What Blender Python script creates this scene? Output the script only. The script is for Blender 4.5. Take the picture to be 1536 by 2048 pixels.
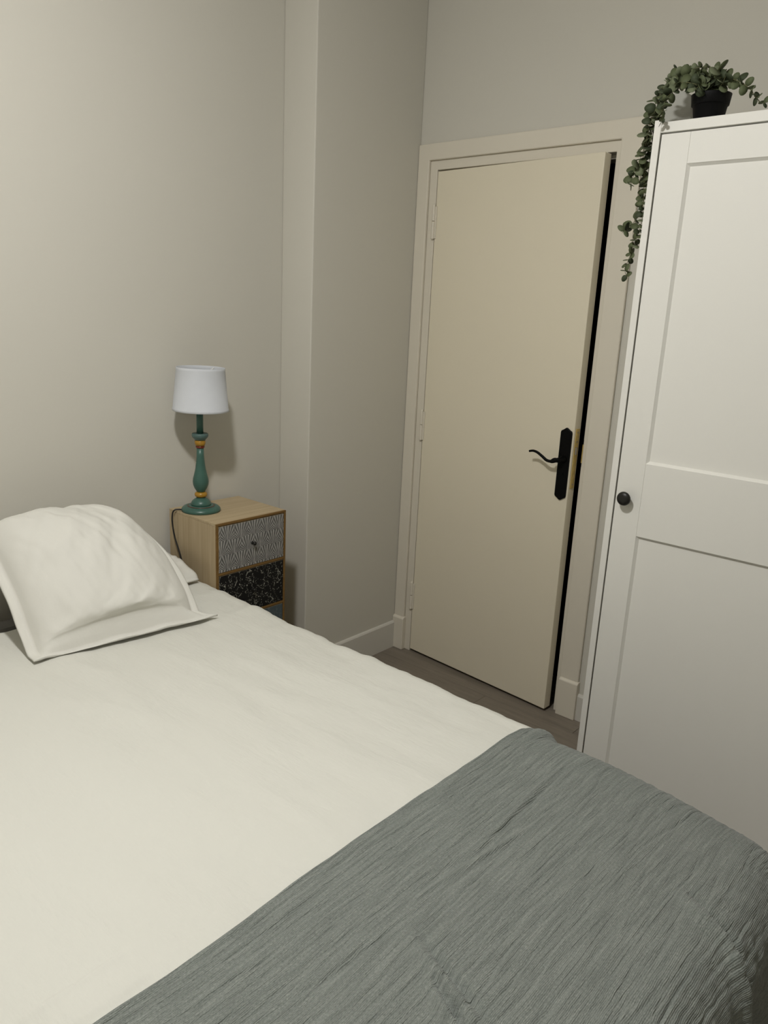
import bpy, bmesh, math, random
from mathutils import Vector, Matrix, noise
for o in list(bpy.data.objects): bpy.data.objects.remove(o)
C = bpy.context.scene.collection
PI = math.pi

# ------------------------------------------------------------------ camera, world, light, exposure
cam_d = bpy.data.cameras.new('camera'); cam = bpy.data.objects.new('camera', cam_d); C.objects.link(cam)
R = Vector((0.6601982, -0.7496598, 0.0463515)); D = Vector((-0.1614337, -0.2018972, -0.9660107)); F = Vector((0.7335376, 0.6302758, -0.2543125))
M = Matrix((( R.x, -D.x, -F.x, 0.0), (R.y, -D.y, -F.y, 0.0), (R.z, -D.z, -F.z, 1.5), (0, 0, 0, 1)))
cam.matrix_world = M
cam_d.sensor_fit = 'VERTICAL'; cam_d.sensor_height = 36.0; cam_d.sensor_width = 27.0
cam_d.lens = 1521.47 / 2048 * 36; cam_d.clip_start = 0.02
bpy.context.scene.camera = cam
sc = bpy.context.scene
sc.view_settings.view_transform = 'Standard'; sc.view_settings.look = 'None'
sc.view_settings.gamma = 1; sc.view_settings.use_curve_mapping = False
sc.view_settings.exposure = 0.47
w = bpy.data.worlds.new('world'); sc.world = w; w.use_nodes = True
w.node_tree.nodes['Background'].inputs[0].default_value = (0.05, 0.055, 0.07, 1)
w.node_tree.nodes['Background'].inputs[1].default_value = 0.2
LAMP = Vector((0.48, 0.93, 2.56)); LAMP_STRENGTH = 330.0; LAMP_COL = (1.0, 0.985, 0.965)

# ------------------------------------------------------------------ node helpers
class N:
    """tiny expression helper over shader nodes"""
    def __init__(s, nt, sock): s.nt = nt; s.s = sock
    def _m(s, op, *a):
        n = s.nt.nodes.new('ShaderNodeMath'); n.operation = op
        for i, v in enumerate((s,) + a):
            if isinstance(v, N): s.nt.links.new(v.s, n.inputs[i])
            else: n.inputs[i].default_value = v
        return N(s.nt, n.outputs[0])
    def __add__(s, o): return s._m('ADD', o)
    def __sub__(s, o): return s._m('SUBTRACT', o)
    def __mul__(s, o): return s._m('MULTIPLY', o)
    def __truediv__(s, o): return s._m('DIVIDE', o)
    def f(s, op, *a): return s._m(op, *a)

def mat(name, col, rough=0.6, metal=0.0, spec=0.5, bump=None, var=0.0, vscale=3.0, sheen=0.0, coords='Object'):
    m = bpy.data.materials.new(name); m.use_nodes = True; nt = m.node_tree
    b = nt.nodes['Principled BSDF']
    b.inputs['Base Color'].default_value = (*col, 1); b.inputs['Roughness'].default_value = rough
    b.inputs['Metallic'].default_value = metal; b.inputs['Specular IOR Level'].default_value = spec
    if sheen: b.inputs['Sheen Weight'].default_value = sheen
    tc = nt.nodes.new('ShaderNodeTexCoord')
    if var:
        n = nt.nodes.new('ShaderNodeTexNoise'); n.inputs['Scale'].default_value = vscale; n.inputs['Detail'].default_value = 4
        nt.links.new(tc.outputs[coords], n.inputs['Vector'])
        r = nt.nodes.new('ShaderNodeMixRGB')
        r.inputs[1].default_value = (*[c * (1 - var) for c in col], 1); r.inputs[2].default_value = (*[min(1, c * (1 + var)) for c in col], 1)
        nt.links.new(n.outputs['Fac'], r.inputs[0]); nt.links.new(r.outputs[0], b.inputs['Base Color'])
    if bump:
        sc_, st = bump
        n2 = nt.nodes.new('ShaderNodeTexNoise'); n2.inputs['Scale'].default_value = sc_; n2.inputs['Detail'].default_value = 3
        nt.links.new(tc.outputs[coords], n2.inputs['Vector'])
        bp = nt.nodes.new('ShaderNodeBump'); bp.inputs['Strength'].default_value = st; bp.inputs['Distance'].default_value = 0.001
        nt.links.new(n2.outputs['Fac'], bp.inputs['Height']); nt.links.new(bp.outputs[0], b.inputs['Normal'])
    return m

def coordN(m, which='Object'):
    nt = m.node_tree; tc = nt.nodes.new('ShaderNodeTexCoord'); s = nt.nodes.new('ShaderNodeSeparateXYZ')
    nt.links.new(tc.outputs[which], s.inputs[0])
    return nt, tc, N(nt, s.outputs[0]), N(nt, s.outputs[1]), N(nt, s.outputs[2])
def combine(nt, x, y, z):
    c = nt.nodes.new('ShaderNodeCombineXYZ')
    for i, v in enumerate((x, y, z)):
        if isinstance(v, N): nt.links.new(v.s, c.inputs[i])
        else: c.inputs[i].default_value = v
    return c.outputs[0]
def noiseN(nt, vec, scale, detail=3, rough=0.5):
    n = nt.nodes.new('ShaderNodeTexNoise'); n.inputs['Scale'].default_value = scale; n.inputs['Detail'].default_value = detail
    n.inputs['Roughness'].default_value = rough
    nt.links.new(vec, n.inputs['Vector']); return N(nt, n.outputs['Fac'])
def ramp(nt, fac, stops):
    r = nt.nodes.new('ShaderNodeValToRGB'); nt.links.new(fac.s, r.inputs[0])
    el = r.color_ramp.elements
    while len(el) < len(stops): el.new(0.5)
    for e, (p, c) in zip(el, stops): e.position = p; e.color = (*c, 1)
    return r.outputs[0]
def setbump(nt, h, strength, dist):
    b = nt.nodes['Principled BSDF']; bp = nt.nodes.new('ShaderNodeBump')
    bp.inputs['Strength'].default_value = strength; bp.inputs['Distance'].default_value = dist
    nt.links.new(h.s, bp.inputs['Height']); nt.links.new(bp.outputs[0], b.inputs['Normal'])

# ------------------------------------------------------------------ materials
M_wall = mat('wall_paint', (0.60, 0.58, 0.515), 0.85, spec=0.2, bump=(60, 0.12), var=0.02, vscale=1.5)
M_ceil = mat('ceiling_paint', (0.78, 0.77, 0.72), 0.9, spec=0.2, bump=(40, 0.1))
M_cream = mat('cream_door_enamel', (0.76, 0.70, 0.555), 0.45, spec=0.4, bump=(14, 0.12), var=0.02, vscale=2)
M_frame = mat('frame_enamel', (0.70, 0.655, 0.555), 0.45, spec=0.4, bump=(18, 0.25), var=0.02, vscale=4)
M_skirt = mat('skirting_white', (0.62, 0.60, 0.545), 0.5, bump=(30, 0.1))
M_ward = mat('wardrobe_foil_white', (0.80, 0.79, 0.735), 0.5, spec=0.35, bump=(90, 0.06))
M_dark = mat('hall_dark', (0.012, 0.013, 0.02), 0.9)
M_black = mat('black_iron', (0.002, 0.002, 0.002), 0.55, spec=0.12, bump=(120, 0.3))
M_brass = mat('worn_brass', (0.62, 0.47, 0.17), 0.4, metal=0.6, bump=(60, 0.3), var=0.3, vscale=60)
M_steel = mat('latch_steel', (0.35, 0.31, 0.25), 0.4, metal=0.7)
M_knob = mat('knob_dark_bronze', (0.016, 0.015, 0.013), 0.38, spec=0.35)
M_shade = mat('lampshade_linen', (0.58, 0.60, 0.63), 0.85, spec=0.2, bump=(500, 0.4), var=0.03, vscale=30)
M_teal = mat('teal_lacquer', (0.045, 0.115, 0.09), 0.35, spec=0.5, var=0.15, vscale=25)
M_teal2 = mat('teal_rim', (0.07, 0.125, 0.115), 0.4, var=0.15, vscale=25)
M_must = mat('mustard_lacquer', (0.36, 0.19, 0.018), 0.3, spec=0.5, var=0.15, vscale=60)
M_red = mat('red_lacquer', (0.14, 0.018, 0.006), 0.3, spec=0.5)
M_cord = mat('black_cord', (0.008, 0.008, 0.008), 0.5)
M_pot = mat('black_plastic', (0.003, 0.003, 0.0035), 0.55, spec=0.2, bump=(250, 0.3))
M_stem = mat('vine_stem', (0.12, 0.12, 0.05), 0.7)
M_leaf = mat('eucalyptus_leaf', (0.10, 0.12, 0.058), 0.65, spec=0.3, var=0.3, vscale=40)
M_leaf2 = mat('eucalyptus_leaf_dark', (0.05, 0.064, 0.033), 0.65, spec=0.3, var=0.3, vscale=40)
M_leaf3 = mat('eucalyptus_leaf_pale', (0.165, 0.19, 0.11), 0.65, spec=0.3, var=0.25, vscale=40)
M_soil = mat('soil', (0.03, 0.025, 0.02), 0.95, bump=(200, 1))
M_box = mat('grey_card', (0.42, 0.42, 0.38), 0.8)
M_greyfab = mat('grey_upholstery', (0.16, 0.155, 0.145), 0.9, bump=(600, 0.4))
M_matt = mat('mattress_ticking', (0.7, 0.69, 0.66), 0.9)
M_bulb = bpy.data.materials.new('lamp_glow'); M_bulb.use_nodes = True
_b = M_bulb.node_tree.nodes['Principled BSDF']; _b.inputs['Emission Color'].default_value = (*LAMP_COL, 1); _b.inputs['Emission Strength'].default_value = LAMP_STRENGTH

def wood_mat(name, c1, c2, axis, scale=1.0):
    m = mat(name, c1, 0.55, spec=0.3); nt, tc, x, y, z = coordN(m)
    a = {'x': (x * 1.2, y * 40, z * 40), 'z': (x * 40, y * 40, z * 1.2), 'y': (x * 40, y * 1.2, z * 40)}[axis]
    v = combine(nt, *a)
    n1 = noiseN(nt, v, 1.0 * scale, 5, 0.6); n2 = noiseN(nt, v, 4.0 * scale, 4, 0.6)
    nt.links.new(ramp(nt, n1 * 0.65 + n2 * 0.35, [(0.3, c2), (0.62, c1)]), nt.nodes['Principled BSDF'].inputs['Base Color'])
    setbump(nt, n2, 0.15, 0.0006)
    return m
M_oak_top = wood_mat('pale_paulownia_top', (0.50, 0.40, 0.255), (0.38, 0.29, 0.17), 'x')
M_oak_side = wood_mat('pale_paulownia_side', (0.50, 0.40, 0.255), (0.38, 0.29, 0.17), 'z')
M_edge = wood_mat('brown_front_frame', (0.20, 0.115, 0.035), (0.15, 0.08, 0.022), 'x')
M_base = wood_mat('bed_base_wood', (0.45, 0.36, 0.25), (0.35, 0.27, 0.18), 'x')

def floor_mat(name, k):
    m = mat(name, (0.2, 0.17, 0.14), 0.5, spec=0.35); nt, tc, x, y, z = coordN(m)
    v = combine(nt, x * 26, y * 1.6, z * 1)
    n1 = noiseN(nt, v, 1.0, 6, 0.65); n2 = noiseN(nt, v, 5, 4, 0.6)
    a = tuple(c * k for c in (0.155, 0.132, 0.106)); b = tuple(c * k for c in (0.25, 0.217, 0.175))
    nt.links.new(ramp(nt, n1 * 0.7 + n2 * 0.3, [(0.32, a), (0.66, b)]), nt.nodes['Principled BSDF'].inputs['Base Color'])
    setbump(nt, n2, 0.2, 0.0006); return m
M_planks = [floor_mat('laminate_plank_a', 1.0), floor_mat('laminate_plank_b', 0.9), floor_mat('laminate_plank_c', 1.1)]

def m_white_cloth():
    m = mat('white_cotton', (0.66, 0.655, 0.595), 0.9, spec=0.15, sheen=0.15)
    nt, tc, x, y, z = coordN(m, 'UV')
    v1 = combine(nt, x * 14, y * 3.5, 0.0)
    a = noiseN(nt, v1, 1.0, 4, 0.6); v2 = combine(nt, x * 90, y * 30, 0.0); b = noiseN(nt, v2, 1.0, 3, 0.6)
    v3 = combine(nt, x * 1500, y * 1500, 0.0); c = noiseN(nt, v3, 1.0, 1)
    setbump(nt, a * 0.8 + b * 0.18 + c * 0.04, 0.7, 0.008)
    return m
M_white = m_white_cloth()
def m_pillow():
    m = mat('pillow_cotton', (0.69, 0.68, 0.625), 0.9, spec=0.15, sheen=0.15)
    nt, tc, x, y, z = coordN(m, 'UV')
    a = noiseN(nt, combine(nt, x * 12, y * 6, 0.0), 1.0, 5, 0.6); c = noiseN(nt, combine(nt, x * 700, y * 700, 0.0), 1.0, 1)
    setbump(nt, a * 0.9 + c * 0.05, 0.4, 0.004); return m
M_pillow = m_pillow()
def m_throw():
    m = mat('grey_green_muslin', (0.21, 0.245, 0.23), 0.95, spec=0.1, sheen=0.2)
    nt, tc, x, y, z = coordN(m, 'UV')
    # threads: fine bands wobbling along the cloth, short pale flecks
    wob = noiseN(nt, combine(nt, x * 30, y * 30, 0.0), 1.0, 2) * 0.006
    th = ((y + wob) * (2 * PI / 0.0024)).f('SINE'); th2 = (x * (2 * PI / 0.0016)).f('SINE')
    cr = noiseN(nt, combine(nt, x * 10, y * 160, 0.0), 1.0, 4, 0.65)
    cr2 = noiseN(nt, combine(nt, x * 220, y * 220, 3.0), 1.0, 3, 0.6)
    fl = noiseN(nt, combine(nt, x * 260, y * 900, 0.0), 1.0, 2, 0.7)
    ln = noiseN(nt, combine(nt, x * 3.0, y * 42, 1.0), 1.0, 3, 0.55); ln = (((ln - 0.5).f('ABSOLUTE')) * 22.0).f('MINIMUM', 1.0)
    ln2 = noiseN(nt, combine(nt, x * 30.0, y * 9, 5.0), 1.0, 3, 0.55); ln2 = (((ln2 - 0.5).f('ABSOLUTE')) * 30.0).f('MINIMUM', 1.0)
    h = th * 0.16 + th2 * 0.07 + cr * 1.4 + cr2 * 0.6 + ln * 0.75 + ln2 * 0.18
    setbump(nt, h, 0.85, 0.0018)
    col = ramp(nt, fl * 0.45 + cr * 0.35 + cr2 * 0.2, [(0.36, (0.125, 0.140, 0.127)), (0.5, (0.205, 0.225, 0.205)), (0.64, (0.31, 0.33, 0.30))])
    nt.links.new(col, nt.nodes['Principled BSDF'].inputs['Base Color'])
    return m
M_throw = m_throw()
def m_fan():
    m = mat('embossed_fan_grey', (0.2, 0.2, 0.19), 0.6, spec=0.3); nt, tc, x, y, z = coordN(m)
    W, H = 0.056, 0.050
    wp_ = noiseN(nt, tc.outputs['Object'], 18, 2) * 0.010
    zz = (z + wp_ + 1.0) / H; row = zz.f('FLOOR'); xx = (x + 1.0) / W + row * 0.5
    u = (xx.f('FRACT') - 0.5) * W; v = zz.f('FRACT') * H + 0.010
    ang = u.f('ARCTAN2', v); r = ang * 30.0
    ln = r.f('SINE') * 0.5 + 0.5
    stem = (u.f('ABSOLUTE')).f('LESS_THAN', 0.0011)
    h = ln.f('MAXIMUM', stem)
    nz = noiseN(nt, tc.outputs['Object'], 60, 3)
    hh = h * 0.7 + nz * 0.5
    nt.links.new(ramp(nt, hh, [(0.15, (0.075, 0.073, 0.068)), (0.55, (0.185, 0.183, 0.175)), (1.0, (0.40, 0.39, 0.37))]), nt.nodes['Principled BSDF'].inputs['Base Color'])
    setbump(nt, h, 0.8, 0.0012); return m
M_fan = m_fan()
def m_speck(name, base, dot, th=0.2, extra=True):
    m = mat(name, base, 0.6, spec=0.25); nt, tc, x, y, z = coordN(m)
    vo = nt.nodes.new('ShaderNodeTexVoronoi'); vo.inputs['Scale'].default_value = 1.0
    wob = noiseN(nt, tc.outputs['Object'], 25, 2)
    nt.links.new(combine(nt, x * 185 + wob * 6, 0.0, z * 105 + wob * 6), vo.inputs['Vector'])
    d = N(nt, vo.outputs['Distance']).f('LESS_THAN', th)
    vine = ((x * 150 + wob * 22 + z * 60).f('SINE')).f('GREATER_THAN', 0.965)
    brk = noiseN(nt, tc.outputs['Object'], 320, 2).f('GREATER_THAN', 0.53)
    k = d.f('MAXIMUM', vine * brk) if extra else d
    keep = noiseN(nt, tc.outputs['Object'], 45, 2) * 1.3
    fac = (k * keep).f('MINIMUM', 1.0)
    nt.links.new(ramp(nt, fac, [(0.0, base), (0.9, dot)]), nt.nodes['Principled BSDF'].inputs['Base Color'])
    return m
M_speck = m_speck('black_with_pale_sprigs', (0.006, 0.006, 0.006), (0.45, 0.45, 0.38), 0.21)
M_blue = m_speck('slate_blue_print', (0.07, 0.09, 0.10), (0.13, 0.15, 0.16), 0.35, False)

# ------------------------------------------------------------------ object helpers
def link(name, me, m, parent=None):
    o = bpy.data.objects.new(name, me); C.objects.link(o)
    if m is not None:
        for k in (m if isinstance(m, (list, tuple)) else [m]): me.materials.append(k)
    if parent: o.parent = parent
    return o
def obj(name, bm, m, parent=None, smooth=False, loc=None, bevel=0, ang=None):
    bmesh.ops.recalc_face_normals(bm, faces=bm.faces)
    me = bpy.data.meshes.new(name); bm.to_mesh(me); bm.free()
    if smooth:
        for p in me.polygons: p.use_smooth = True
    o = link(name, me, m, parent)
    if loc: o.location = loc
    if bevel:
        b = o.modifiers.new('bevel', 'BEVEL'); b.width = bevel; b.segments = 2; b.limit_method = 'ANGLE'; b.angle_limit = 0.6
    return o
def tag(o, label=None, cat=None, group=None, kind=None):
    if label: o['label'] = label
    if cat: o['category'] = cat
    if group: o['group'] = group
    if kind: o['kind'] = kind
    return o
def empty(name, loc, rz=0, **k):
    o = bpy.data.objects.new(name, None); C.objects.link(o); o.location = loc; o.rotation_euler = (0, 0, rz); return tag(o, **k)
def box(bm, x0, x1, y0, y1, z0, z1, mi=0):
    v = [bm.verts.new((x, y, z)) for x in (x0, x1) for y in (y0, y1) for z in (z0, z1)]
    for f in ((0, 1, 3, 2), (4, 6, 7, 5), (0, 4, 5, 1), (2, 3, 7, 6), (0, 2, 6, 4), (1, 5, 7, 3)):
        q = bm.faces.new([v[i] for i in f]); q.material_index = mi
    return v
def boxes(*bs):
    bm = bmesh.new()
    for b in bs: box(bm, *b)
    return bm
def prism(bm, pts, axis, a0, a1):
    """extrude polygon pts (2-D) along axis"""
    def P(p, a):
        if axis == 'x': return (a, p[0], p[1])
        if axis == 'y': return (p[0], a, p[1])
        return (p[0], p[1], a)
    A = [bm.verts.new(P(p, a0)) for p in pts]; B = [bm.verts.new(P(p, a1)) for p in pts]
    bm.faces.new(A); bm.faces.new(list(reversed(B)))
    n = len(pts)
    for i in range(n): bm.faces.new((A[i], A[(i + 1) % n], B[(i + 1) % n], B[i]))
def lathe(bm, prof, seg=40, axis='z', o=(0, 0, 0)):
    rings = []
    def P(r, h, a):
        c, s = r * math.cos(a), r * math.sin(a)
        return (o[0] + c, o[1] + s, o[2] + h) if axis == 'z' else (o[0] + h, o[1] + c, o[2] + s)
    for r, h in prof:
        if r < 1e-6: rings.append([bm.verts.new(P(0, h, 0))])
        else: rings.append([bm.verts.new(P(r, h, 2 * PI * i / seg)) for i in range(seg)])
    for a, b in zip(rings, rings[1:]):
        for i in range(seg):
            j = (i + 1) % seg
            if len(a) == 1 and len(b) == 1: continue
            if len(a) == 1: bm.faces.new((a[0], b[i], b[j]))
            elif len(b) == 1: bm.faces.new((a[i], a[j], b[0]))
            else: bm.faces.new((a[i], a[j], b[j], b[i]))
    return bm
def spline(pts, n=8):
    pts = [Vector(p) for p in pts]; out = []
    for i in range(len(pts) - 1):
        p0 = pts[max(i - 1, 0)]; p1 = pts[i]; p2 = pts[i + 1]; p3 = pts[min(i + 2, len(pts) - 1)]
        for k in range(n):
            t = k / n
            out.append(0.5 * ((2 * p1) + (p2 - p0) * t + (2 * p0 - 5 * p1 + 4 * p2 - p3) * t * t + (3 * p1 - p0 - 3 * p2 + p3) * t ** 3))
    out.append(pts[-1]); return out
def tube(bm, pts, rad, seg=8):
    n = len(pts); rings = []; up = Vector((0.3, 0.2, 1)).normalized(); 
    for i, p in enumerate(pts):
        t = (pts[min(i + 1, n - 1)] - pts[max(i - 1, 0)]).normalized()
        a = t.cross(up)
        if a.length < 0.05: a = t.cross(Vector((1, 0, 0)))
        a.normalize(); b = t.cross(a); r = rad(i / (n - 1)) if callable(rad) else rad
        rw, rh = r if isinstance(r, tuple) else (r, r)
        rings.append([bm.verts.new(p + a * rw * math.cos(2 * PI * k / seg) + b * rh * math.sin(2 * PI * k / seg)) for k in range(seg)])
    for a, b in zip(rings, rings[1:]):
        for k in range(seg): bm.faces.new((a[k], a[(k + 1) % seg], b[(k + 1) % seg], b[k]))
    bm.faces.new(rings[0]); bm.faces.new(list(reversed(rings[-1])))
    return bm
def fbm(x, y, z=0.0, o=3): return noise.fractal(Vector((x, y, z)), 1.0, 2.0, o)
def sheet(name, nu, nv, fn, uvf, m, parent=None, thick=0.0, flip=False):
    """grid surface fn(i/nu, j/nv) -> point, uvf -> uv"""
    verts = [fn(i / nu, j / nv) for j in range(nv + 1) for i in range(nu + 1)]
    W = nu + 1
    faces = [(j * W + i, j * W + i + 1, (j + 1) * W + i + 1, (j + 1) * W + i) for j in range(nv) for i in range(nu)]
    if flip: faces = [tuple(reversed(f)) for f in faces]
    me = bpy.data.meshes.new(name); me.from_pydata(verts, [], faces); me.update()
    uv = me.uv_layers.new(name='UVMap')
    co = [uvf(i / nu, j / nv) for j in range(nv + 1) for i in range(nu + 1)]
    flat = []
    for l in me.loops: flat.extend(co[l.vertex_index])
    uv.data.foreach_set('uv', flat)
    for p in me.polygons: p.use_smooth = True
    o = link(name, me, m, parent)
    if thick:
        s = o.modifiers.new('thickness', 'SOLIDIFY'); s.thickness = thick; s.offset = -1
    return o

# ------------------------------------------------------------------ room shell
XB = 2.5425      # wall with the door
YA = 2.247       # head wall
YC = 2.082       # face of the pillar in the corner
XC = 1.967       # side of the pillar
XL, YR, ZC = -1.1, -1.5, 2.72
T = 0.12
S = lambda o: tag(o, kind='structure')
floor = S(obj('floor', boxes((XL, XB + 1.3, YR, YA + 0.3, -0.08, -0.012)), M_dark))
random.seed(3)
PW, PL = 0.19, 1.285
x = 2.436 - PW * 20; col = 0
plank_mesh = {}
while x < XB + 0.25:
    off = (1.50 if abs(x - 2.436) < 0.01 or abs(x + PW - 2.436) < 0.01 else random.uniform(0, PL))
    off = 1.50 if abs(x - 2.436 + PW) < 0.01 else off + 0.43 * col
    y = off - PL * math.ceil((off - YR) / PL)
    while y < YA:
        y0, y1 = max(y, YR), min(y + PL, YA); x0, x1 = max(x, XL), min(x + PW, XB + 0.3)
        if y1 - y0 > 0.02 and x1 - x0 > 0.01:
            b = bmesh.new(); g = 0.0006
            box(b, x0 + g, x1 - g, y0 + g, y1 - g, -0.012, 0)
            obj('plank', b, random.choice(M_planks), floor, bevel=0.0008)
        y += PL
    x += PW; col += 1
ceiling = S(obj('ceiling', boxes((XL - T, XB + T, YR - T, YA + T, ZC, ZC + 0.1)), M_ceil))
S(obj('wall_head', boxes((XL - T, XB + T, YA, YA + T, -0.02, ZC)), M_wall))
S(obj('wall_left', boxes((XL - T, XL, YR, YA, -0.02, ZC)), M_wall))
S(obj('wall_back', boxes((XL - T, XB + T, YR - T, YR, -0.02, ZC)), M_wall))
S(obj('wall_pillar', boxes((XC, XB, YC, YA, -0.012, ZC)), M_wall, bevel=0.004))
OY0, OY1, OZ = 1.226, 2.028, 2.083          # hole in the door wall
wb = boxes((XB, XB + T, YR, OY0, -0.02, ZC), (XB, XB + T, OY1, YA, -0.02, ZC), (XB, XB + T, OY0, OY1, OZ, ZC))
S(obj('wall_door', wb, M_wall))
# dark hall beyond
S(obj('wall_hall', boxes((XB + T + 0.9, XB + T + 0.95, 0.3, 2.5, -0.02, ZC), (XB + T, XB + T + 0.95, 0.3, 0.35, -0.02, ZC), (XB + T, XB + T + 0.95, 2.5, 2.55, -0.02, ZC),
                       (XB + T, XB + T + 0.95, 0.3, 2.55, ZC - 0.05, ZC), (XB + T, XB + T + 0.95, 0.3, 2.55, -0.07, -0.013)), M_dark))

# baseboards
def skirt(name, axis, a0, a1, base, h=0.112, t=0.012, sgn=-1):
    """profile with a rounded top running along an axis; base = wall coordinate, thickness towards sgn"""
    bm = bmesh.new()
    prof = [(0, 0), (t, 0), (t, h - 0.008), (t * 0.7, h - 0.002), (t * 0.3, h), (0, h)]
    pts = [(base + sgn * p, q) for p, q in prof]
    prism(bm, pts, 'x' if axis == 'x' else 'y', a0, a1)
    return S(obj(name, bm, M_skirt))
skirt('baseboard_head', 'x', XL, XC, YA, h=0.125)
skirt('baseboard_pillar', 'x', XC - 0.012, XB, YC, h=0.128)
skirt('baseboard_right', 'y', YR, 1.15, XB, h=0.108)
skirt('baseboard_left', 'y', YR, YA, XL, sgn=1, h=0.125)
skirt('baseboard_back', 'x', XL, XB, YR, sgn=1, h=0.125)

# ------------------------------------------------------------------ door frame and casing
FX = XB - 0.014      # casing face
frame = S(empty('trim_1', (0, 0, 0)))
bm = bmesh.new()
CY0, CY1, CZ = 1.151, YC, 2.142
def mitre(bm, x0, x1, iy0, iy1, iz, oy0, oy1, oz, z0=0.0):
    """U-shaped casing ring with inner (iy0..iy1, iz) and outer (oy0..oy1, oz)"""
    A = [(iy0, z0), (iy0, iz), (iy1, iz), (iy1, z0)]; B = [(oy0, z0), (oy0, oz), (oy1, oz), (oy1, z0)]
    va = [[bm.verts.new((x, *p)) for p in A] for x in (x0, x1)]; vb = [[bm.verts.new((x, *p)) for p in B] for x in (x0, x1)]
    for i in range(3):
        bm.faces.new((va[0][i], va[0][i + 1], vb[0][i + 1], vb[0][i]))
        bm.faces.new((va[1][i], vb[1][i], vb[1][i + 1], va[1][i + 1]))
        bm.faces.new((va[0][i], va[1][i], va[1][i + 1], va[0][i + 1]))
        bm.faces.new((vb[0][i], vb[0][i + 1], vb[1][i + 1], vb[1][i]))
    for i in (0, 3): bm.faces.new((va[0][i], vb[0][i], vb[1][i], va[1][i]))
mitre(bm, FX, XB, OY0 + 0.004, OY1 - 0.002, OZ - 0.002, CY0, CY1 - 0.001, CZ)
obj('casing', bm, M_frame, frame, bevel=0.004)
bm = bmesh.new()
mitre(bm, XB - 0.001, XB + T, 1.247, 1.992, 2.046, OY0, OY1, OZ)
obj('jamb', bm, M_frame, frame, bevel=0.0025)
bm = bmesh.new()      # stop behind the leaf
mitre(bm, XB + 0.045, XB + T - 0.005, 1.259, 1.980, 2.034, 1.2465, 1.9925, 2.0465)
obj('door_stop', bm, M_frame, frame)
for y0, y1 in ((CY0 - 0.004, OY0 + 0.001), (OY1 - 0.008, CY1 - 0.0005)):
    b = bmesh.new(); prism(b, [(FX - 0.010, 0), (XB, 0), (XB, 0.158), (FX - 0.002, 0.158), (FX - 0.010, 0.150)], 'y', y0, y1)
    obj('plinth_block', b, M_frame, frame, bevel=0.003)
b = boxes((XB - 0.0022, XB + 0.03, 1.2455, 1.2475, 0.985, 1.085)); obj('strike_plate', b, M_black, frame)
b = boxes((XB - 0.0028, XB + 0.02, 1.2448, 1.2482, 1.0, 1.068)); obj('strike_insert', b, M_brass, frame)

# ------------------------------------------------------------------ door leaf, ajar
DT, DW = 0.042, 0.729
ang = math.asin(0.045 / DW)
door = empty('door_1', (XB, 1.992, 0), 0, kind='structure')
# local: u runs from hinge to lock, x is depth (negative into the room)
door.rotation_euler = (0, 0, -ang)
leaf = obj('door_leaf', boxes((-0.001, DT - 0.001, -DW, -0.0035, 0.012, 2.0405)), M_cream, door, bevel=0.0025)
for z0 in (1.842, 1.030, 0.258):           # hinge barrels
    b = bmesh.new()
    lathe(b, [(0, -0.034), (0.0045, -0.033), (0.0062, -0.03), (0.0062, 0.033), (0.0, 0.034)], 16)
    lathe(b, [(0, 0.035), (0.0062, 0.036), (0.0062, 0.094), (0.0045, 0.098), (0, 0.1)], 16)
    box(b, 0.002, 0.006, -0.014, 0.014, -0.03, 0.09)
    obj('hinge', b, M_frame, door, smooth=False, loc=(-0.007, 0.001, z0 - 0.02))
# brass lock face on the edge
lk = obj('lock_faceplate', boxes((0.009, 0.031, -DW - 0.0025, -DW + 0.002, 0.905, 1.125)), M_brass, door, bevel=0.0005)
b = bmesh.new(); prism(b, [(0.012, -DW - 0.010), (0.028, -DW - 0.002), (0.028, -DW + 0.002), (0.012, -DW + 0.002)], 'z', 1.032, 1.058)
obj('latch_bolt', b, M_steel, lk)
for z in (1.112, 1.078, 0.92):
    b = bmesh.new(); lathe(b, [(0, -0.0015), (0.0035, -0.001), (0.0035, 0.001), (0, 0.001)], 12)
    s = obj('screw', b, M_steel, lk, loc=(0.02, -DW - 0.0025, z)); s.rotation_euler = (PI / 2, 0, 0)
# black backplate with pointed ends
pc, pw = -0.700, 0.0235; zb, zt = 0.878, 1.108
half = [(pw, 0), (pw * 0.93, 0.007), (pw * 0.62, 0.0105), (pw * 0.30, 0.0155), (pw * 0.12, 0.0185), (0, 0.019)]
top = [(pc - h, zt + k) for h, k in half] + [(pc + h, zt + k) for h, k in reversed(half[:-1])]
bot = [(pc + h, zb - k) for h, k in half] + [(pc - h, zb - k) for h, k in reversed(half[:-1])]
b = bmesh.new(); prism(b, top + bot, 'x', -0.008, 0.0)
plate = obj('handle_backplate', b, M_black, door, bevel=0.003)
b = bmesh.new()
lathe(b, [(0, -0.052), (0.008, -0.051), (0.009, -0.045), (0.0085, -0.02), (0.013, -0.012), (0.014, -0.007), (0, -0.007)], 20, 'x', (0, pc, 1.012))
tube(b, spline([(-0.044, pc, 1.012), (-0.047, pc + 0.012, 1.010), (-0.050, pc + 0.024, 1.0045), (-0.052, pc + 0.042, 1.006), (-0.054, pc + 0.062, 1.018), (-0.056, pc + 0.082, 1.029), (-0.056, pc + 0.100, 1.032), (-0.055, pc + 0.117, 1.028)], 6),
     lambda t: (0.0095 * (1 - t) + 0.0040 * t, 0.0062 + 0.0035 * math.sin(PI * min(1, t * 3.2)) * (t < 0.31) - 0.002 * t), 12)
obj('lever_handle', b, M_black, door, smooth=True)
b = bmesh.new(); lathe(b, [(0, -0.0105), (0.006, -0.010), (0.006, -0.007), (0, -0.007)], 16, 'x', (0, pc, 0.955)); obj('keyhole_cover', b, M_black, door)

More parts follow.
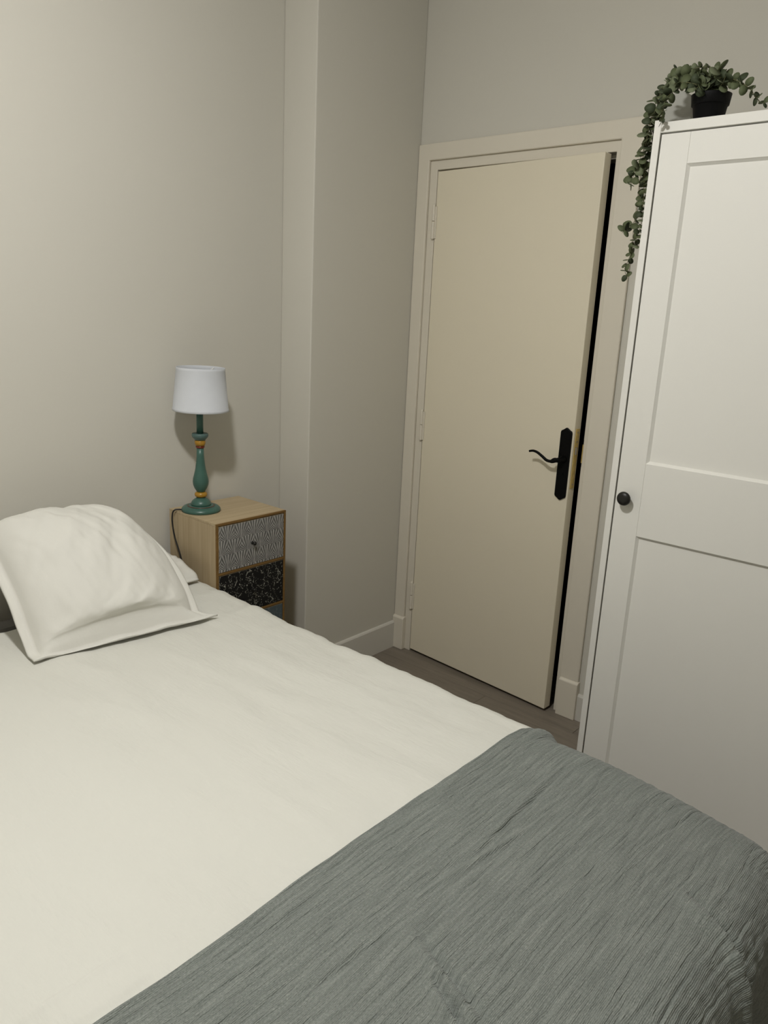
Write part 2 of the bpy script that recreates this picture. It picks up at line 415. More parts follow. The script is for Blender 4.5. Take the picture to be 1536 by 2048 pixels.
# ------------------------------------------------------------------ wardrobe
WX, WY1, WY0, WZ = 2.07, 0.919, 0.150, 2.010
ward = empty('wardrobe', (WX, (WY0 + WY1) / 2, 0), label='tall white wardrobe with one two-panel door beside the open door', cat='wardrobe')
def wp(name, bm, m=M_ward, parent=None, bevel=0.001, **k):
    bmesh.ops.translate(bm, verts=bm.verts, vec=(-WX, -(WY0 + WY1) / 2, 0))
    return obj(name, bm, m, parent or ward, bevel=bevel, **k)
PT = 0.0185
wp('side_panel', boxes((WX, WX + 0.455, WY1 - PT, WY1, 0, WZ)))
wp('side_panel', boxes((WX, WX + 0.455, WY0, WY0 + PT, 0, WZ)))
wp('top_panel', boxes((WX, WX + 0.455, WY0 + PT + 0.0003, WY1 - PT - 0.0003, WZ - 0.031, WZ - 0.006)))
wp('bottom_panel', boxes((WX + 0.004, WX + 0.455, WY0 + PT, WY1 - PT, 0.045, 0.065)))
wp('plinth', boxes((WX + 0.03, WX + 0.045, WY0 + PT, WY1 - PT, 0, 0.045)))
wp('back_panel', boxes((WX + 0.449, WX + 0.454, WY0 + PT, WY1 - PT, 0.06, WZ - 0.031)))
def panel_door(y0, y1, knob_y):
    z0, z1 = 0.030, WZ - 0.035
    st = 0.075; x0, x1 = WX + 0.001, WX + 0.019
    b = boxes((x0, x1, y0, y0 + st, z0, z1), (x0, x1, y1 - st, y1, z0, z1))
    d = wp('door', b, bevel=0.0006)
    g = 0.0002
    for za, zb_ in ((z1 - 0.075, z1), (0.910, 1.122), (z0, z0 + 0.065)):
        o = wp('rail', boxes((x0, x1, y0 + st + g, y1 - st - g, za, zb_)), parent=d, bevel=0.0006)
    for za, zb_ in ((1.122, z1 - 0.075), (z0 + 0.065, 0.910)):
        # recessed panel with sloping edges
        b = bmesh.new(); a = (y0 + st, y1 - st, za, zb_); s = 0.0068; xr = x0 + 0.0085
        o4 = [bm_v for bm_v in ((x0 + 0.0012, a[0], a[2]), (x0 + 0.0012, a[1], a[2]), (x0 + 0.0012, a[1], a[3]), (x0 + 0.0012, a[0], a[3]))]
        i4 = [(xr, a[0] + s, a[2] + s), (xr, a[1] - s, a[2] + s), (xr, a[1] - s, a[3] - s), (xr, a[0] + s, a[3] - s)]
        k4 = [(x1 - 0.001, p[1], p[2]) for p in o4]
        O = [b.verts.new(p) for p in o4]; I = [b.verts.new(p) for p in i4]; K = [b.verts.new(p) for p in k4]
        b.faces.new(I); b.faces.new(list(reversed(K)))
        for i in range(4):
            j = (i + 1) % 4
            b.faces.new((O[i], O[j], I[j], I[i])); b.faces.new((K[i], K[j], O[j], O[i]))
        wp('recessed_panel', b, parent=d, bevel=0)
    b = bmesh.new()
    lathe(b, [(0, -0.0335), (0.009, -0.033), (0.0165, -0.0305), (0.0198, -0.0265), (0.0203, -0.0235), (0.0182, -0.0200), (0.0095, -0.0165), (0.0075, -0.010), (0.009, 0.0), (0, 0)], 32, 'x', (x0, knob_y, 1.017))
    k = wp('knob', b, M_knob, parent=d, smooth=True, bevel=0); k['label'] = 'round dark bronze knob'
panel_door(WY0 + PT + 0.0042, WY1 - PT - 0.0042, 0.862)

# ------------------------------------------------------------------ nightstand
NX0, NX1, NY0, NY1, NZ = 1.447, 1.747, 1.958, 2.226, 0.806
ns = empty('nightstand', ((NX0 + NX1) / 2, (NY0 + NY1) / 2, 0), label='narrow pale wood bedside drawer chest with patterned drawer fronts under the table lamp', cat='nightstand')
def npz(name, bm, m, parent=None, bevel=0.0008, **k):
    bmesh.ops.translate(bm, verts=bm.verts, vec=(-(NX0 + NX1) / 2, -(NY0 + NY1) / 2, 0))
    return obj(name, bm, m, parent or ns, bevel=bevel, **k)
npz('top', boxes((NX0, NX1, NY0 + 0.006, NY1, NZ - 0.008, NZ)), M_oak_top)
for x0 in (NX0, NX1 - 0.008): npz('side', boxes((x0, x0 + 0.008, NY0 + 0.006, NY1, 0, NZ - 0.0083)), M_oak_side)
npz('back', boxes((NX0 + 0.008, NX1 - 0.008, NY1 - 0.006, NY1, 0.0, NZ - 0.0083)), M_oak_side)
divs = [0.797, 0.636, 0.469, 0.302, 0.135]
for (x0, x1, z0, z1) in [(NX0, NX1, NZ - 0.008, NZ - 0.0003), (NX0, NX0 + 0.008, 0, NZ - 0.008), (NX1 - 0.008, NX1, 0, NZ - 0.008)] + [(NX0 + 0.008, NX1 - 0.008, d - 0.010, d - 0.002) for d in divs[1:]]:
    f = npz('front_edging', boxes((x0, x1, NY0, NY0 + 0.0062, z0, z1)), M_edge)
pm = [M_fan, M_speck, M_blue, M_speck]
desc = ['grey embossed drawer front with fan pattern', 'black drawer front with pale sprigs', 'slate blue drawer front', 'dark drawer front near the floor']
for i in range(4):
    zt_, zb_ = divs[i] - (0.0022 if i == 0 else 0.0125), divs[i + 1] - 0.0005
    d = npz('drawer', boxes((NX0 + 0.0095, NX1 - 0.0095, NY0 + 0.001, NY0 + 0.20, zb_, zt_)), [M_oak_side, pm[i]])
    for p in d.data.polygons:
        if p.normal.y < -0.9: p.material_index = 1
    d['label'] = desc[i]
    b = bmesh.new(); lathe(b, [(0, 0.0185), (0.0045, 0.0180), (0.0072, 0.0150), (0.0068, 0.0120), (0.0036, 0.0095), (0.0034, 0.003), (0.006, 0.0), (0, 0)], 20)
    bmesh.ops.rotate(b, verts=b.verts, matrix=Matrix.Rotation(PI / 2, 3, 'X'))
    bmesh.ops.translate(b, verts=b.verts, vec=((NX0 + NX1) / 2, NY0 + 0.001, (zt_ + zb_) / 2))
    npz('knob', b, M_knob, parent=d, smooth=True, bevel=0)

# ------------------------------------------------------------------ table lamp
LX, LY, LZ = 1.5145, 2.135, NZ
lamp = empty('table_lamp', (LX, LY, LZ), label='turned teal wooden table lamp with white tapered fabric shade on the nightstand', cat='lamp')
def lt(name, prof, m, parent=lamp, seg=48):
    b = bmesh.new(); lathe(b, prof, seg); return obj(name, b, m, parent, smooth=True)
lt('base', [(0, 0.0), (0.064, 0.0), (0.0665, 0.004), (0.0655, 0.0095), (0.060, 0.0155), (0.051, 0.0185), (0.045, 0.0195), (0.0445, 0.0180), (0.0435, 0.0180), (0.043, 0.0205), (0.040, 0.0215), (0, 0.0215)], M_teal)
lt('groove_line', [(0.0449, 0.0186), (0.0452, 0.0200), (0.0436, 0.0206), (0.0432, 0.0190)], M_red)
lt('dome', [(0, 0.0213), (0.034, 0.0213), (0.0345, 0.026), (0.031, 0.034), (0.024, 0.041), (0.0165, 0.0455), (0.014, 0.049), (0, 0.049)], M_teal)
lt('lower_ring', [(0, 0.049), (0.015, 0.049), (0.020, 0.0525), (0.0215, 0.058), (0.020, 0.0635), (0.015, 0.067), (0, 0.067)], M_must)
lt('baluster', [(0, 0.067), (0.013, 0.067), (0.0155, 0.071), (0.0215, 0.081), (0.0258, 0.093), (0.0268, 0.104), (0.0255, 0.115), (0.0215, 0.130), (0.0175, 0.148), (0.0145, 0.170), (0.0125, 0.193), (0.0118, 0.219), (0, 0.219)], M_teal)
lt('red_ring', [(0, 0.219), (0.0125, 0.219), (0.0152, 0.2225), (0.0152, 0.225), (0.0135, 0.228), (0, 0.228)], M_red)
lt('upper_ring', [(0, 0.228), (0.0155, 0.228), (0.018, 0.235), (0.0185, 0.242), (0.0165, 0.246), (0, 0.246)], M_must)
lt('collar', [(0, 0.2465), (0.0175, 0.2465), (0.020, 0.251), (0.0255, 0.256), (0.0278, 0.262), (0.0275, 0.267), (0.0255, 0.270), (0.013, 0.269), (0, 0.269)], M_teal2)
lt('stem', [(0, 0.269), (0.0114, 0.269), (0.0112, 0.360), (0, 0.360)], M_teal)
shade = lt('shade', [(0.0915, 0.346), (0.0925, 0.3465), (0.0925, 0.3545), (0.0912, 0.3555), (0.0795, 0.480), (0.0800, 0.4885), (0.0785, 0.489), (0.0775, 0.4882), (0.0785, 0.478), (0.0902, 0.3555), (0.0912, 0.3475), (0.0915, 0.346)], M_shade, seg=64)
shade.rotation_euler = (math.radians(0.5), math.radians(0.4), 0)
b = bmesh.new()
for k in range(3):
    a = k * 2 * PI / 3 + 0.35
    tube(b, [Vector((0.012 * math.cos(a), 0.012 * math.sin(a), 0.462)), Vector((0.077 * math.cos(a), 0.077 * math.sin(a), 0.484))], 0.0012, 6)
lathe(b, [(0.012, 0.46), (0.014, 0.46), (0.014, 0.464), (0.012, 0.464), (0.012, 0.46)], 20)
obj('shade_spider', b, M_ward, shade)
lt('bulb', [(0, 0.360), (0.012, 0.362), (0.012, 0.385), (0.016, 0.40), (0.022, 0.42), (0.023, 0.435), (0.018, 0.452), (0.008, 0.460), (0, 0.461)], M_shade, seg=24)
b = bmesh.new()
cp = [(1.462, 2.168, 0.8110), (1.450, 2.174, 0.8125), (1.439, 2.180, 0.811), (1.434, 2.186, 0.800), (1.4335, 2.189, 0.768), (1.435, 2.178, 0.715), (1.437, 2.150, 0.655), (1.439, 2.14, 0.60), (1.4395, 2.12, 0.45), (1.4395, 2.19, 0.20)]
tube(b, spline([(p[0] - LX, p[1] - LY, p[2] - LZ) for p in cp], 6), 0.0027, 10)
obj('cord', b, M_cord, lamp, smooth=True)

# ------------------------------------------------------------------ bed
BX0, BX1, BY0, BY1, BZ_ = 0.035, 1.452, 0.175, 2.075, 0.602
bed = empty('bed', ((BX0 + BX1) / 2, (BY0 + BY1) / 2, 0), label='double bed base with mattress and low grey headboard under the white bedspread', cat='bed')
def bp_(name, bm, m, bevel=0.005, parent=None):
    bmesh.ops.translate(bm, verts=bm.verts, vec=(-(BX0 + BX1) / 2, -(BY0 + BY1) / 2, 0))
    return obj(name, bm, m, parent or bed, bevel=bevel)
bp_('mattress', boxes((BX0 + 0.05, BX1 - 0.05, BY0 + 0.05, BY1 - 0.05, 0.33, 0.545)), M_matt, bevel=0.04)
bp_('bed_base', boxes((BX0 + 0.035, BX1 - 0.035, BY0 + 0.045, BY1 - 0.035, 0.18, 0.33)), M_greyfab, bevel=0.01)
for lx in (BX0 + 0.10, BX1 - 0.10):
    for ly in (BY0 + 0.10, BY1 - 0.10):
        b = bmesh.new(); lathe(b, [(0, 0), (0.018, 0), (0.026, 0.18), (0, 0.18)], 20, 'z', (lx, ly, 0)); bp_('leg', b, M_base, bevel=0)
bp_('headboard', boxes((BX0 + 0.03, 1.405, BY1 + 0.012, BY1 + 0.072, 0.10, 0.590)), M_greyfab, bevel=0.012)

# cloth over the bed: (s, t) flat coordinates; returns point and outward normal
def over_bed(s, t, rx=0.07, grow=0.0, hang_flare=0.05):
    """lay a cloth point on the rounded bed top; (s,t) = flat position in world x,y"""
    r = rx
    dx = max(0.0, s - (BX1 - r)) - max(0.0, (BX0 + r) - s)
    dy = -max(0.0, (BY0 + r) - t) + max(0.0, t - (BY1 - 0.03 - 0.03))
    d = math.hypot(dx, dy)
    bx, by = s - dx, t - dy
    foot = max(0.0, min(1.0, (0.60 - t) / 0.42)); right = max(0.0, min(1.0, (s - 0.95) / 0.5))
    BZ = BZ_ - (0.035 * foot ** 2 * right ** 1.5 + 0.012 * foot ** 2)
    if d < 1e-7: return Vector((bx, by, BZ + grow)), Vector((0, 0, 1))
    ux, uy = dx / d, dy / d
    L = r * PI / 2
    if d < L:
        a = d / r; h = r * math.sin(a); z = BZ - r * (1 - math.cos(a)); n = Vector((ux * math.sin(a), uy * math.sin(a), math.cos(a)))
    else:
        e = d - L; h = r + e * hang_flare; z = BZ - r - e; n = Vector((ux, uy, 0.05)).normalized()
    return Vector((bx + ux * h, by + uy * h, z)) + n * grow, n

def spread_fn(a, b):
    s = BX0 - 0.27 + a * (BX1 - BX0 + 0.54); t = BY0 - 0.27 + b * (BY1 - BY0 + 0.29)
    under = min(1.0, max(0.0, (0.72 - t) / 0.06))        # flat beneath the throw
    p, n = over_bed(s, t, 0.06 + 0.035 * under)
    k = 0.008 * fbm(s * 2.2 + 3, t * 1.6, 0.3, 3) + 0.0058 * fbm(s * 7, t * 2.4 + s * 1.4, 2.0, 3)
    # diagonal soft ridges
    q = (s * 0.95 + t * 0.30)
    k += 0.0030 * (1 - abs(math.sin(q * 17 + 2.0 * fbm(s * 2, t * 2, 5)))) * max(0, fbm(s * 2 + 9, t * 2, 7) + 0.35)
    # crinkles close to the door-side edge
    e = max(0.0, 1 - abs(s - BX1) / 0.24)
    k += e * (0.0040 * fbm(s * 9, t * 13, 4.4, 3) + 0.0045 * (0.5 + fbm(1.0, t * 15, 8.0, 2)))
    # care label showing through near the lower left of the view
    lx, ly = (s - 0.375) * 0.97 + (t - 0.80) * 0.1, (t - 0.80)
    if abs(lx) < 0.075 and abs(ly) < 0.037:
        m = min(1, (0.075 - abs(lx)) / 0.008) * min(1, (0.037 - abs(ly)) / 0.008); k += 0.0026 * m
        k += 0.0022 * m * max(0, 1 - abs(ly - 0.028) / 0.008)
    k = k * (1 - under) - 0.012 * under
    q = p + n * k
    if s > BX1 - 0.2 and t > 1.86:            # tucked in beside the nightstand
        q.x = min(q.x, 1.4405) if t > 1.935 else q.x - 0.010 * (t - 1.86) / 0.075
    return q
spread = sheet('bedspread', 330, 430, spread_fn, lambda a, b: (a * 1.96, b * 2.17), M_white, thick=0.003)
tag(spread, 'white cotton bedspread covering the bed top and hanging down its sides', 'bedspread')

def throw_fn(a, b):
    s = BX0 - 0.20 + a * (BX1 - BX0 + 0.44)
    edge = 0.752 + 0.004 * math.sin(s * 9) + 0.004 * fbm(s * 5, 0.2) - 0.13 * max(0, s - 1.33) ** 1.0 * (1 if s < 2 else 1)
    t_end = BY0 - 0.50
    t = edge + (t_end - edge) * b
    p, n = over_bed(s, t, 0.095, grow=0.007)
    tt = edge - t                                        # distance from the hem
    k = 0.0
    # loose large undulation
    k += 0.0045 * fbm(s * 3.1, t * 4.0, 1.1, 2)
    # long crease lines across the bed
    lines = tt * 45 + 1.6 * fbm(s * 1.3, tt * 8, 3.3, 2) + 0.25 * fbm(s * 9, tt * 25, 1.3, 2)
    fr = lines - math.floor(lines)
    idx = math.floor(lines)
    amp = -0.35 * max(0.0, min(1.0, (0.32 - t) / 0.15)) + 0.5 + 0.9 * fbm(s * 2.6 + idx * 7.13, idx * 3.7, 0.0, 2)
    k -= 0.0032 * max(0.0, amp) * math.exp(-((fr - 0.5) / 0.085) ** 2)
    k += 0.0009 * max(0.0, amp) * math.exp(-((fr - 0.72) / 0.12) ** 2)
    k += 0.0012 * fbm(s * 12, tt * 75, 6.0, 2)
    # puckered squares where the cloth falls over the foot
    pk = max(0.0, min(1.0, (0.34 - t) / 0.14))
    k += pk * 0.0016 * math.sin(s * 150 + 2.5 * fbm(s * 6, t * 6, 2)) * math.sin(t * 130 + 2.5 * fbm(s * 7, t * 7, 9)) * (0.5 + abs(fbm(s * 4, t * 4, 4)))
    k += pk * 0.003 * fbm(s * 10, t * 10, 11, 2)
    # hem thickness roll, and lifted roll where it tips over the side
    k += 0.002 * math.exp(-(tt / 0.006) ** 2)
    side = math.exp(-((s - 1.44) / 0.055) ** 2)
    k += side * (0.017 * math.exp(-((tt - 0.028) / 0.024) ** 2) - 0.006 * math.exp(-((tt - 0.066) / 0.012) ** 2))
    # pinched folds
    def pinch(x0, y0, x1, y1, wdt, amp_):
        ax, ay = x1 - x0, y1 - y0; L2 = ax * ax + ay * ay
        q = max(0, min(1, ((s - x0) * ax + (t - y0) * ay) / L2)); dx_, dy_ = s - (x0 + ax * q), t - (y0 + ay * q)
        side_ = (dx_ * ay - dy_ * ax); d_ = math.hypot(dx_, dy_) * (1 if side_ > 0 else -1)
        f_ = math.sin(PI * min(1, max(0.0, q * 0.9 + 0.1)))
        return amp_ * f_ * (math.exp(-((d_ - wdt) / wdt) ** 2) - 1.1 * math.exp(-((d_ + wdt * 0.3) / (wdt * 0.55)) ** 2))
    k += pinch(0.752, 0.535, 0.705, 0.385, 0.011, 0.010)
    k += pinch(0.708, 0.475, 0.655, 0.36, 0.009, 0.013)
    k += pinch(1.135, 0.27, 1.05, 0.02, 0.016, 0.016)
    k += pinch(1.30, 0.60, 0.93, 0.585, 0.008, 0.004)
    k += pinch(1.16, 0.55, 0.80, 0.60, 0.009, -0.004)
    # drape folds hanging below the foot edge
    hang = max(0.0, (BY0 - t - 0.02) / 0.3); hang = min(1, hang)
    k += 0.009 * hang * math.sin(s * 26 + 1.5 * fbm(s * 2, t * 2, 3))
    sh = max(0.0, min(1, (s - BX1 - 0.08) / 0.15)); k += 0.006 * sh * math.sin(t * 30)
    return p + n * (k + 0.003)
throw = sheet('throw_blanket', 320, 640, throw_fn, lambda a, b: (a * 1.86, b * 1.08), M_throw, thick=0.004, flip=True)
tag(throw, 'grey-green crinkled muslin throw spread across the foot of the bed', 'blanket')

# ------------------------------------------------------------------ pillows
def pillow(name, path, xf, front, back, label, seed, n=96, fl=0.10, wr=1.0):
    """path(v)->(y,z), xf(u,v)->x ; puffed body with a flat flange border"""
    def body(u, v):
        a = max(0.0, 1 - (abs(u) / (1 - fl)) ** 2.6); b_ = max(0.0, 1 - (abs(v) / (1 - fl)) ** 2.6)
        return (a * b_) ** 0.55
    def P(u, v, sgn):
        vv = (v + 1) / 2; y, z = path(vv); y2, z2 = path(min(1, vv + 0.01)); y1, z1 = path(max(0, vv - 0.01))
        t = Vector((0, y2 - y1, z2 - z1)).normalized(); nn = Vector((0, -t.z, t.y))
        x = xf(u, vv); h = body(u, v)
        q = Vector((x, y, z))
        wv = fbm(u * 1.3 + seed, v * 1.3, 1.0, 2)
        th = (front * (1 + 0.22 * wv) if sgn > 0 else back) * h
        q += nn * (sgn * th)
        edge = 1 - min(1.0, h * 3)
        # long drag folds towards the lower corner and flange ripples
        q += nn * wr * sgn * h * (0.010 * fbm((u - v) * 2.4 + seed, (u + v) * 0.9, 3.0, 3) + 0.0055 * fbm(u * 6 + v * 3, v * 2 - u * 2, seed, 2))
        q += nn * edge * wr * (0.005 * fbm(u * 3.5 + seed, v * 3.5, 5.0, 2))
        q += nn * wr * (0.0022 * edge if max(abs(u), abs(v)) > 0.93 else 0.0) * sgn
        q += nn * sgn * 0.0016 * (1 if max(abs(u), abs(v)) < 0.985 else 0.4)
        return q
    verts, faces, uvs = [], [], []
    for sgn in (1, -1):
        base = len(verts)
        for j in range(n + 1):
            for i in range(n + 1):
                u, v = -1 + 2 * i / n, -1 + 2 * j / n
                verts.append(P(u, v, sgn)); uvs.append((u * 0.27, v * 0.27 + (3 if sgn < 0 else 0)))
        W = n + 1
        for j in range(n):
            for i in range(n):
                f = (base + j * W + i, base + j * W + i + 1, base + (j + 1) * W + i + 1, base + (j + 1) * W + i)
                faces.append(f if sgn > 0 else tuple(reversed(f)))
    # close the rim
    W = n + 1; B = W * W
    rim = [i for i in range(n)] + [j * W + n for j in range(n)] + [n * W + i for i in range(n, 0, -1)] + [j * W for j in range(n, 0, -1)]
    for a, b_ in zip(rim, rim[1:] + rim[:1]): faces.append((a, B + a, B + b_, b_))
    me = bpy.data.meshes.new(name); me.from_pydata(verts, [], faces); me.update()
    uv = me.uv_layers.new(name='UVMap'); flat = []
    for l in me.loops: flat.extend(uvs[l.vertex_index])
    uv.data.foreach_set('uv', flat)
    for p in me.polygons: p.use_smooth = True
    o = link(name, me, M_pillow); tag(o, label, 'pillow'); return o
def pathf(pts):
    pts = [Vector(p) for p in pts]
    sp = spline([(p.x, p.y, 0) for p in pts], 12); n = len(sp) - 1
    def f(v):
        k = max(0, min(n - 1e-6, v * n)); i = int(k); q = sp[i].lerp(sp[i + 1], k - i); return q.x, q.y
    return f
p1 = pathf([(1.752, 0.613), (1.795, 0.618), (1.840, 0.650), (1.915, 0.725), (1.99, 0.780), (2.055, 0.823), (2.11, 0.852), (2.155, 0.866)])
def x1(u, v):
    w = 1 - v
    left = 0.757 + 0.02 * v; right = 1.215 + 0.045 * math.sin(PI * min(1, v * 1.15)) - 0.065 * v ** 3 + 0.055 * max(0, 1 - v / 0.14)
    # the sides draw in between the corners
    draw = 0.0
    m_, h_ = (left + right) / 2, (right - left) / 2 - draw
    return m_ + u * h_
def p1y(v):
    return p1(v)
pil = pillow('pillow', p1, x1, 0.105, 0.050, 'large white flanged pillow leaning against the wall', 2.3)
for v in pil.data.vertices: v.co.z = max(v.co.z, 0.6125); v.co.y = min(v.co.y, 2.238)
# tilt the lower hem a little: nearer the camera on the door side
for v in pil.data.vertices:
    f = (v.co.x - 0.757) / 0.5; g = max(0, 1 - (v.co.z - 0.61) / 0.25)
    v.co.y += (0.028 - 0.062 * f) * g
p2 = pathf([(1.985, 0.624), (2.01, 0.640), (2.05, 0.655), (2.09, 0.664), (2.12, 0.668), (2.16, 0.668), (2.205, 0.665), (2.232, 0.664)])
pil2 = pillow('pillow', p2, lambda u, v: 1.150 + u * 0.245, 0.028, 0.016, 'flat white pillow lying under the leaning pillow, its corner towards the nightstand', 7.7, n=60, fl=0.16)
for v in pil2.data.vertices: v.co.z = max(v.co.z, 0.6125); v.co.y = min(v.co.y, 2.238)

# ------------------------------------------------------------------ potted eucalyptus on the wardrobe
PX, PY, PZ = 2.165, 0.818, WZ - 0.0055
CAMP = Vector((0, 0, 1.5)); FL = 1521.47
def at_x(u, v, X):
    """world point on the plane x = X seen at pixel (u, v) of the photograph (used to survey the vines)"""
    d = R * ((u - 768) / FL) + D * ((v - 1024) / FL) + F
    return CAMP + d * (X / d.x)
plant = empty('potted_eucalyptus', (PX, PY, PZ), label='trailing artificial eucalyptus in a small black pot on top of the wardrobe', cat='plant')
b = bmesh.new()
lathe(b, [(0, 0), (0.034, 0), (0.0355, 0.002), (0.0425, 0.046), (0.0460, 0.0475), (0.0490, 0.070), (0.0495, 0.0725), (0.0470, 0.0725), (0.0445, 0.064), (0, 0.064)], 40)
obj('pot', b, M_pot, plant, smooth=False, bevel=0)
for p in plant.children[0].data.polygons: p.use_smooth = abs(p.normal.z) < 0.5
b = bmesh.new(); lathe(b, [(0, 0.064), (0.043, 0.064), (0.0435, 0.067), (0.03, 0.070), (0, 0.071)], 20); obj('soil', b, M_soil, plant)
def leaf_mesh(name, mt, wide):
    b = bmesh.new(); K = 12; top = []; bot = []
    for k in range(K):
        a = 2 * PI * k / K; x = 0.5 - 0.5 * math.cos(a); y = 0.5 * wide * math.sin(a) * (1 - 0.15 * math.cos(a) * -1)
        z = 0.10 * (x ** 1.5) * 0.6 + 0.16 * y * y
        top.append(b.verts.new((x, y, z + 0.012))); bot.append(b.verts.new((x, y, z - 0.012)))
    c = b.verts.new((0.5, 0, 0.012)); d = b.verts.new((0.5, 0, -0.03))
    for k in range(K):
        j = (k + 1) % K
        b.faces.new((top[k], top[j], c)); b.faces.new((bot[j], bot[k], d)); b.faces.new((top[k], bot[k], bot[j], top[j]))
    bmesh.ops.recalc_face_normals(b, faces=b.faces)
    me = bpy.data.meshes.new(name); b.to_mesh(me); b.free(); me.materials.append(mt)
    for p in me.polygons: p.use_smooth = True
    return me
LM = [leaf_mesh('leaf', M_leaf, 0.86), leaf_mesh('leaf', M_leaf2, 0.80), leaf_mesh('leaf', M_leaf, 0.70), leaf_mesh('leaf', M_leaf3, 0.9)]
random.seed(11)
count = [0]
def vine(pix, size=0.0265, step=0.0175, skip=0.0, tail=0.75, end=True, pale=0.1):
    pts = spline([at_x(u, v, X) for u, v, X in pix], 10)
    loc = [p - Vector((PX, PY, PZ)) for p in pts]
    b = bmesh.new(); tube(b, loc, lambda t: 0.0012 * (1 - 0.5 * t), 6); st = obj('stem', b, M_stem, plant, smooth=True)
    total = sum((loc[i + 1] - loc[i]).length for i in range(len(loc) - 1)); d = skip; acc = 0; i = 0; node = random.randint(0, 1)
    seg = [(loc[k + 1] - loc[k]).length for k in range(len(loc) - 1)]
    while d < total:
        while acc + seg[i] < d: acc += seg[i]; i += 1
        p = loc[i].lerp(loc[i + 1], (d - acc) / seg[i]); t = (loc[i + 1] - loc[i]).normalized()
        a = t.cross(Vector((0.2, 0.9, 0.35))).normalized(); c = t.cross(a)
        th = node * PI / 2 + random.uniform(-0.5, 0.5)
        f = d / total; sz = size * (1 - (1 - tail) * f) * random.uniform(0.8, 1.18)
        for sg in (0, PI):
            o = (a * math.cos(th + sg) + c * math.sin(th + sg) + t * random.uniform(0.1, 0.55)).normalized()
            nrm = Vector((-0.75, -0.2, 0.45)) * random.choice((1, 1, 0.6)) + Vector((random.uniform(-.6, .6), random.uniform(-.7, .7), random.uniform(-.5, .6))); nrm = (nrm - o * nrm.dot(o)).normalized()
            yv = nrm.cross(o)
            m = Matrix(((o.x, yv.x, nrm.x, p.x), (o.y, yv.y, nrm.y, p.y), (o.z, yv.z, nrm.z, p.z), (0, 0, 0, 1))) @ Matrix.Scale(sz * random.uniform(0.85, 1.1), 4)
            me = LM[3] if random.random() < pale else random.choice(LM[:3])
            lf = bpy.data.objects.new('leaf', me); C.objects.link(lf); lf.parent = plant; lf.matrix_local = m; count[0] += 1
        node += 1; d += step * random.uniform(0.8, 1.2) * (1 - 0.2 * f)
XA = 2.20
vine([(1424, 178, 2.165), (1412, 155, 2.17), (1380, 150, 2.17), (1345, 162, 2.17), (1320, 188, 2.16), (1306, 222, 2.15), (1296, 270, 2.15), (1290, 320, 2.15), (1288, 370, 2.15), (1286, 410, 2.15), (1283, 445, 2.15), (1272, 480, 2.15), (1260, 512, 2.15), (1250, 540, 2.15), (1255, 556, 2.15)], skip=0.012)
vine([(1420, 178, 2.165), (1400, 158, 2.15), (1365, 160, 2.15), (1335, 180, 2.14), (1315, 210, 2.13), (1300, 250, 2.13), (1290, 290, 2.13), (1278, 325, 2.13), (1266, 355, 2.13), (1260, 374, 2.13)], skip=0.012, pale=0.35, tail=0.95)
vine([(1426, 178, 2.165), (1405, 148, 2.18), (1368, 148, 2.19), (1338, 165, 2.18), (1322, 195, 2.17), (1310, 245, 2.17), (1302, 300, 2.17), (1296, 350, 2.17), (1288, 400, 2.17), (1278, 430, 2.17), (1262, 450, 2.16), (1244, 466, 2.15)], skip=0.03, tail=0.95)
vine([(1415, 180, 2.15), (1395, 165, 2.13), (1360, 172, 2.10), (1335, 195, 2.075), (1324, 222, 2.05), (1324, 244, 2.045)], skip=0.02, size=0.024, step=0.015)
vine([(1432, 178, 2.165), (1445, 160, 2.15), (1462, 158, 2.13), (1480, 164, 2.12), (1498, 176, 2.11), (1512, 194, 2.11), (1524, 206, 2.11), (1540, 202, 2.11)], skip=0.012, size=0.026, tail=0.75, step=0.0155)
vine([(1437, 178, 2.165), (1440, 150, 2.15), (1425, 136, 2.14), (1405, 134, 2.14), (1378, 139, 2.14), (1352, 139, 2.14), (1346, 142, 2.14)], skip=0.03, size=0.021, step=0.02)
vine([(1424, 178, 2.165), (1430, 150, 2.12), (1440, 135, 2.10)], skip=0.01, size=0.030, tail=0.9)
vine([(1418, 178, 2.165), (1398, 170, 2.10), (1370, 165, 2.09), (1345, 170, 2.09), (1330, 185, 2.09)], skip=0.01, size=0.028, tail=0.8, pale=0.3)
vine([(1424, 178, 2.165), (1408, 165, 2.12), (1390, 180, 2.09)], skip=0.01, size=0.026, tail=0.8)
vine([(1430, 180, 2.165), (1425, 160, 2.13), (1408, 146, 2.11)], skip=0.012, size=0.029, tail=0.9)
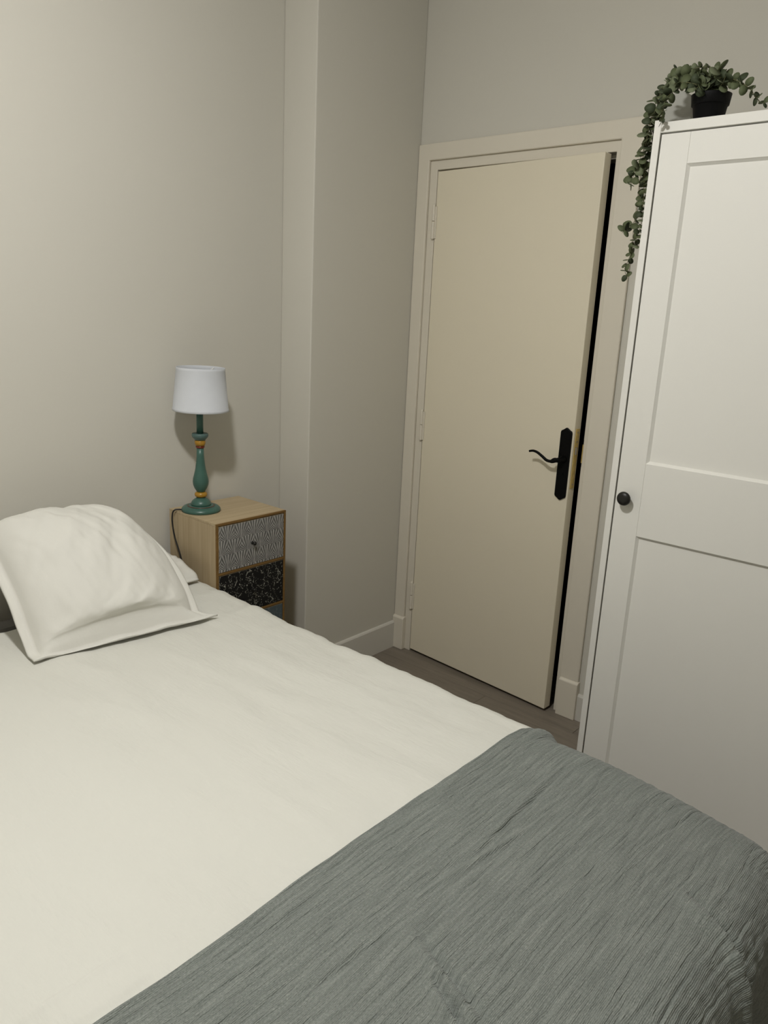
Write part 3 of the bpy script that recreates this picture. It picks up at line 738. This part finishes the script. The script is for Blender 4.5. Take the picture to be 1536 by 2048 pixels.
vine([(1432, 180, 2.165), (1444, 168, 2.12), (1452, 150, 2.11)], skip=0.012, size=0.029, tail=0.9)
vine([(1420, 180, 2.165), (1405, 172, 2.12), (1385, 160, 2.11), (1362, 150, 2.11), (1340, 160, 2.11)], skip=0.02, size=0.028, tail=0.9)
# pale grey carton with sloping shoulder behind the vines
ca = [at_x(u, v, 2.30) for u, v in ((1329, 240), (1331, 210), (1353, 182), (1366, 181), (1385, 191), (1386, 236))]
zb0 = WZ - 0.0055
cx0, cy0 = 2.30, (ca[0].y + ca[-1].y) / 2
carton = empty('carton', (2.325, cy0, zb0), label='small pale grey carton with sloping shoulders behind the plant pot on the wardrobe', cat='box')
b = bmesh.new(); pr = [(p.y - cy0, max(0, p.z - zb0)) for p in ca]; pr[0] = (pr[0][0], 0); pr[-1] = (pr[-1][0], 0)
prism(b, pr, 'x', -0.025, 0.035); obj('carton_body', b, M_box, carton, bevel=0.004)

# ------------------------------------------------------------------ ceiling lamp (the room's light, above the view)
cl = empty('ceiling_lamp', (LAMP.x, LAMP.y, ZC), label='round pendant ceiling lamp with shallow glowing dish above the bed', cat='lamp')
hz = LAMP.z - ZC
b = bmesh.new(); lathe(b, [(0, 0), (0.05, 0), (0.048, -0.02), (0.01, -0.03), (0, -0.03)], 32); obj('canopy', b, M_skirt, cl, smooth=True)
b = bmesh.new(); lathe(b, [(0, -0.03), (0.006, -0.03), (0.006, hz + 0.03), (0, hz + 0.03)], 12); obj('rod', b, M_skirt, cl)
b = bmesh.new(); lathe(b, [(0, hz + 0.035), (0.06, hz + 0.035), (0.088, hz + 0.02), (0.088, hz + 0.003), (0.080, hz + 0.003), (0, hz + 0.003)], 32); obj('dish', b, M_skirt, cl)
b = bmesh.new(); lathe(b, [(0.078, hz + 0.002)] + [(0.078 * math.cos(a), hz - 0.056 * math.sin(a)) for a in (0.25, 0.5, 0.75, 1.0, 1.25)] + [(0, hz - 0.056)], 32); obj('diffuser', b, M_bulb, cl, smooth=True)
print('LEAVES', count[0])
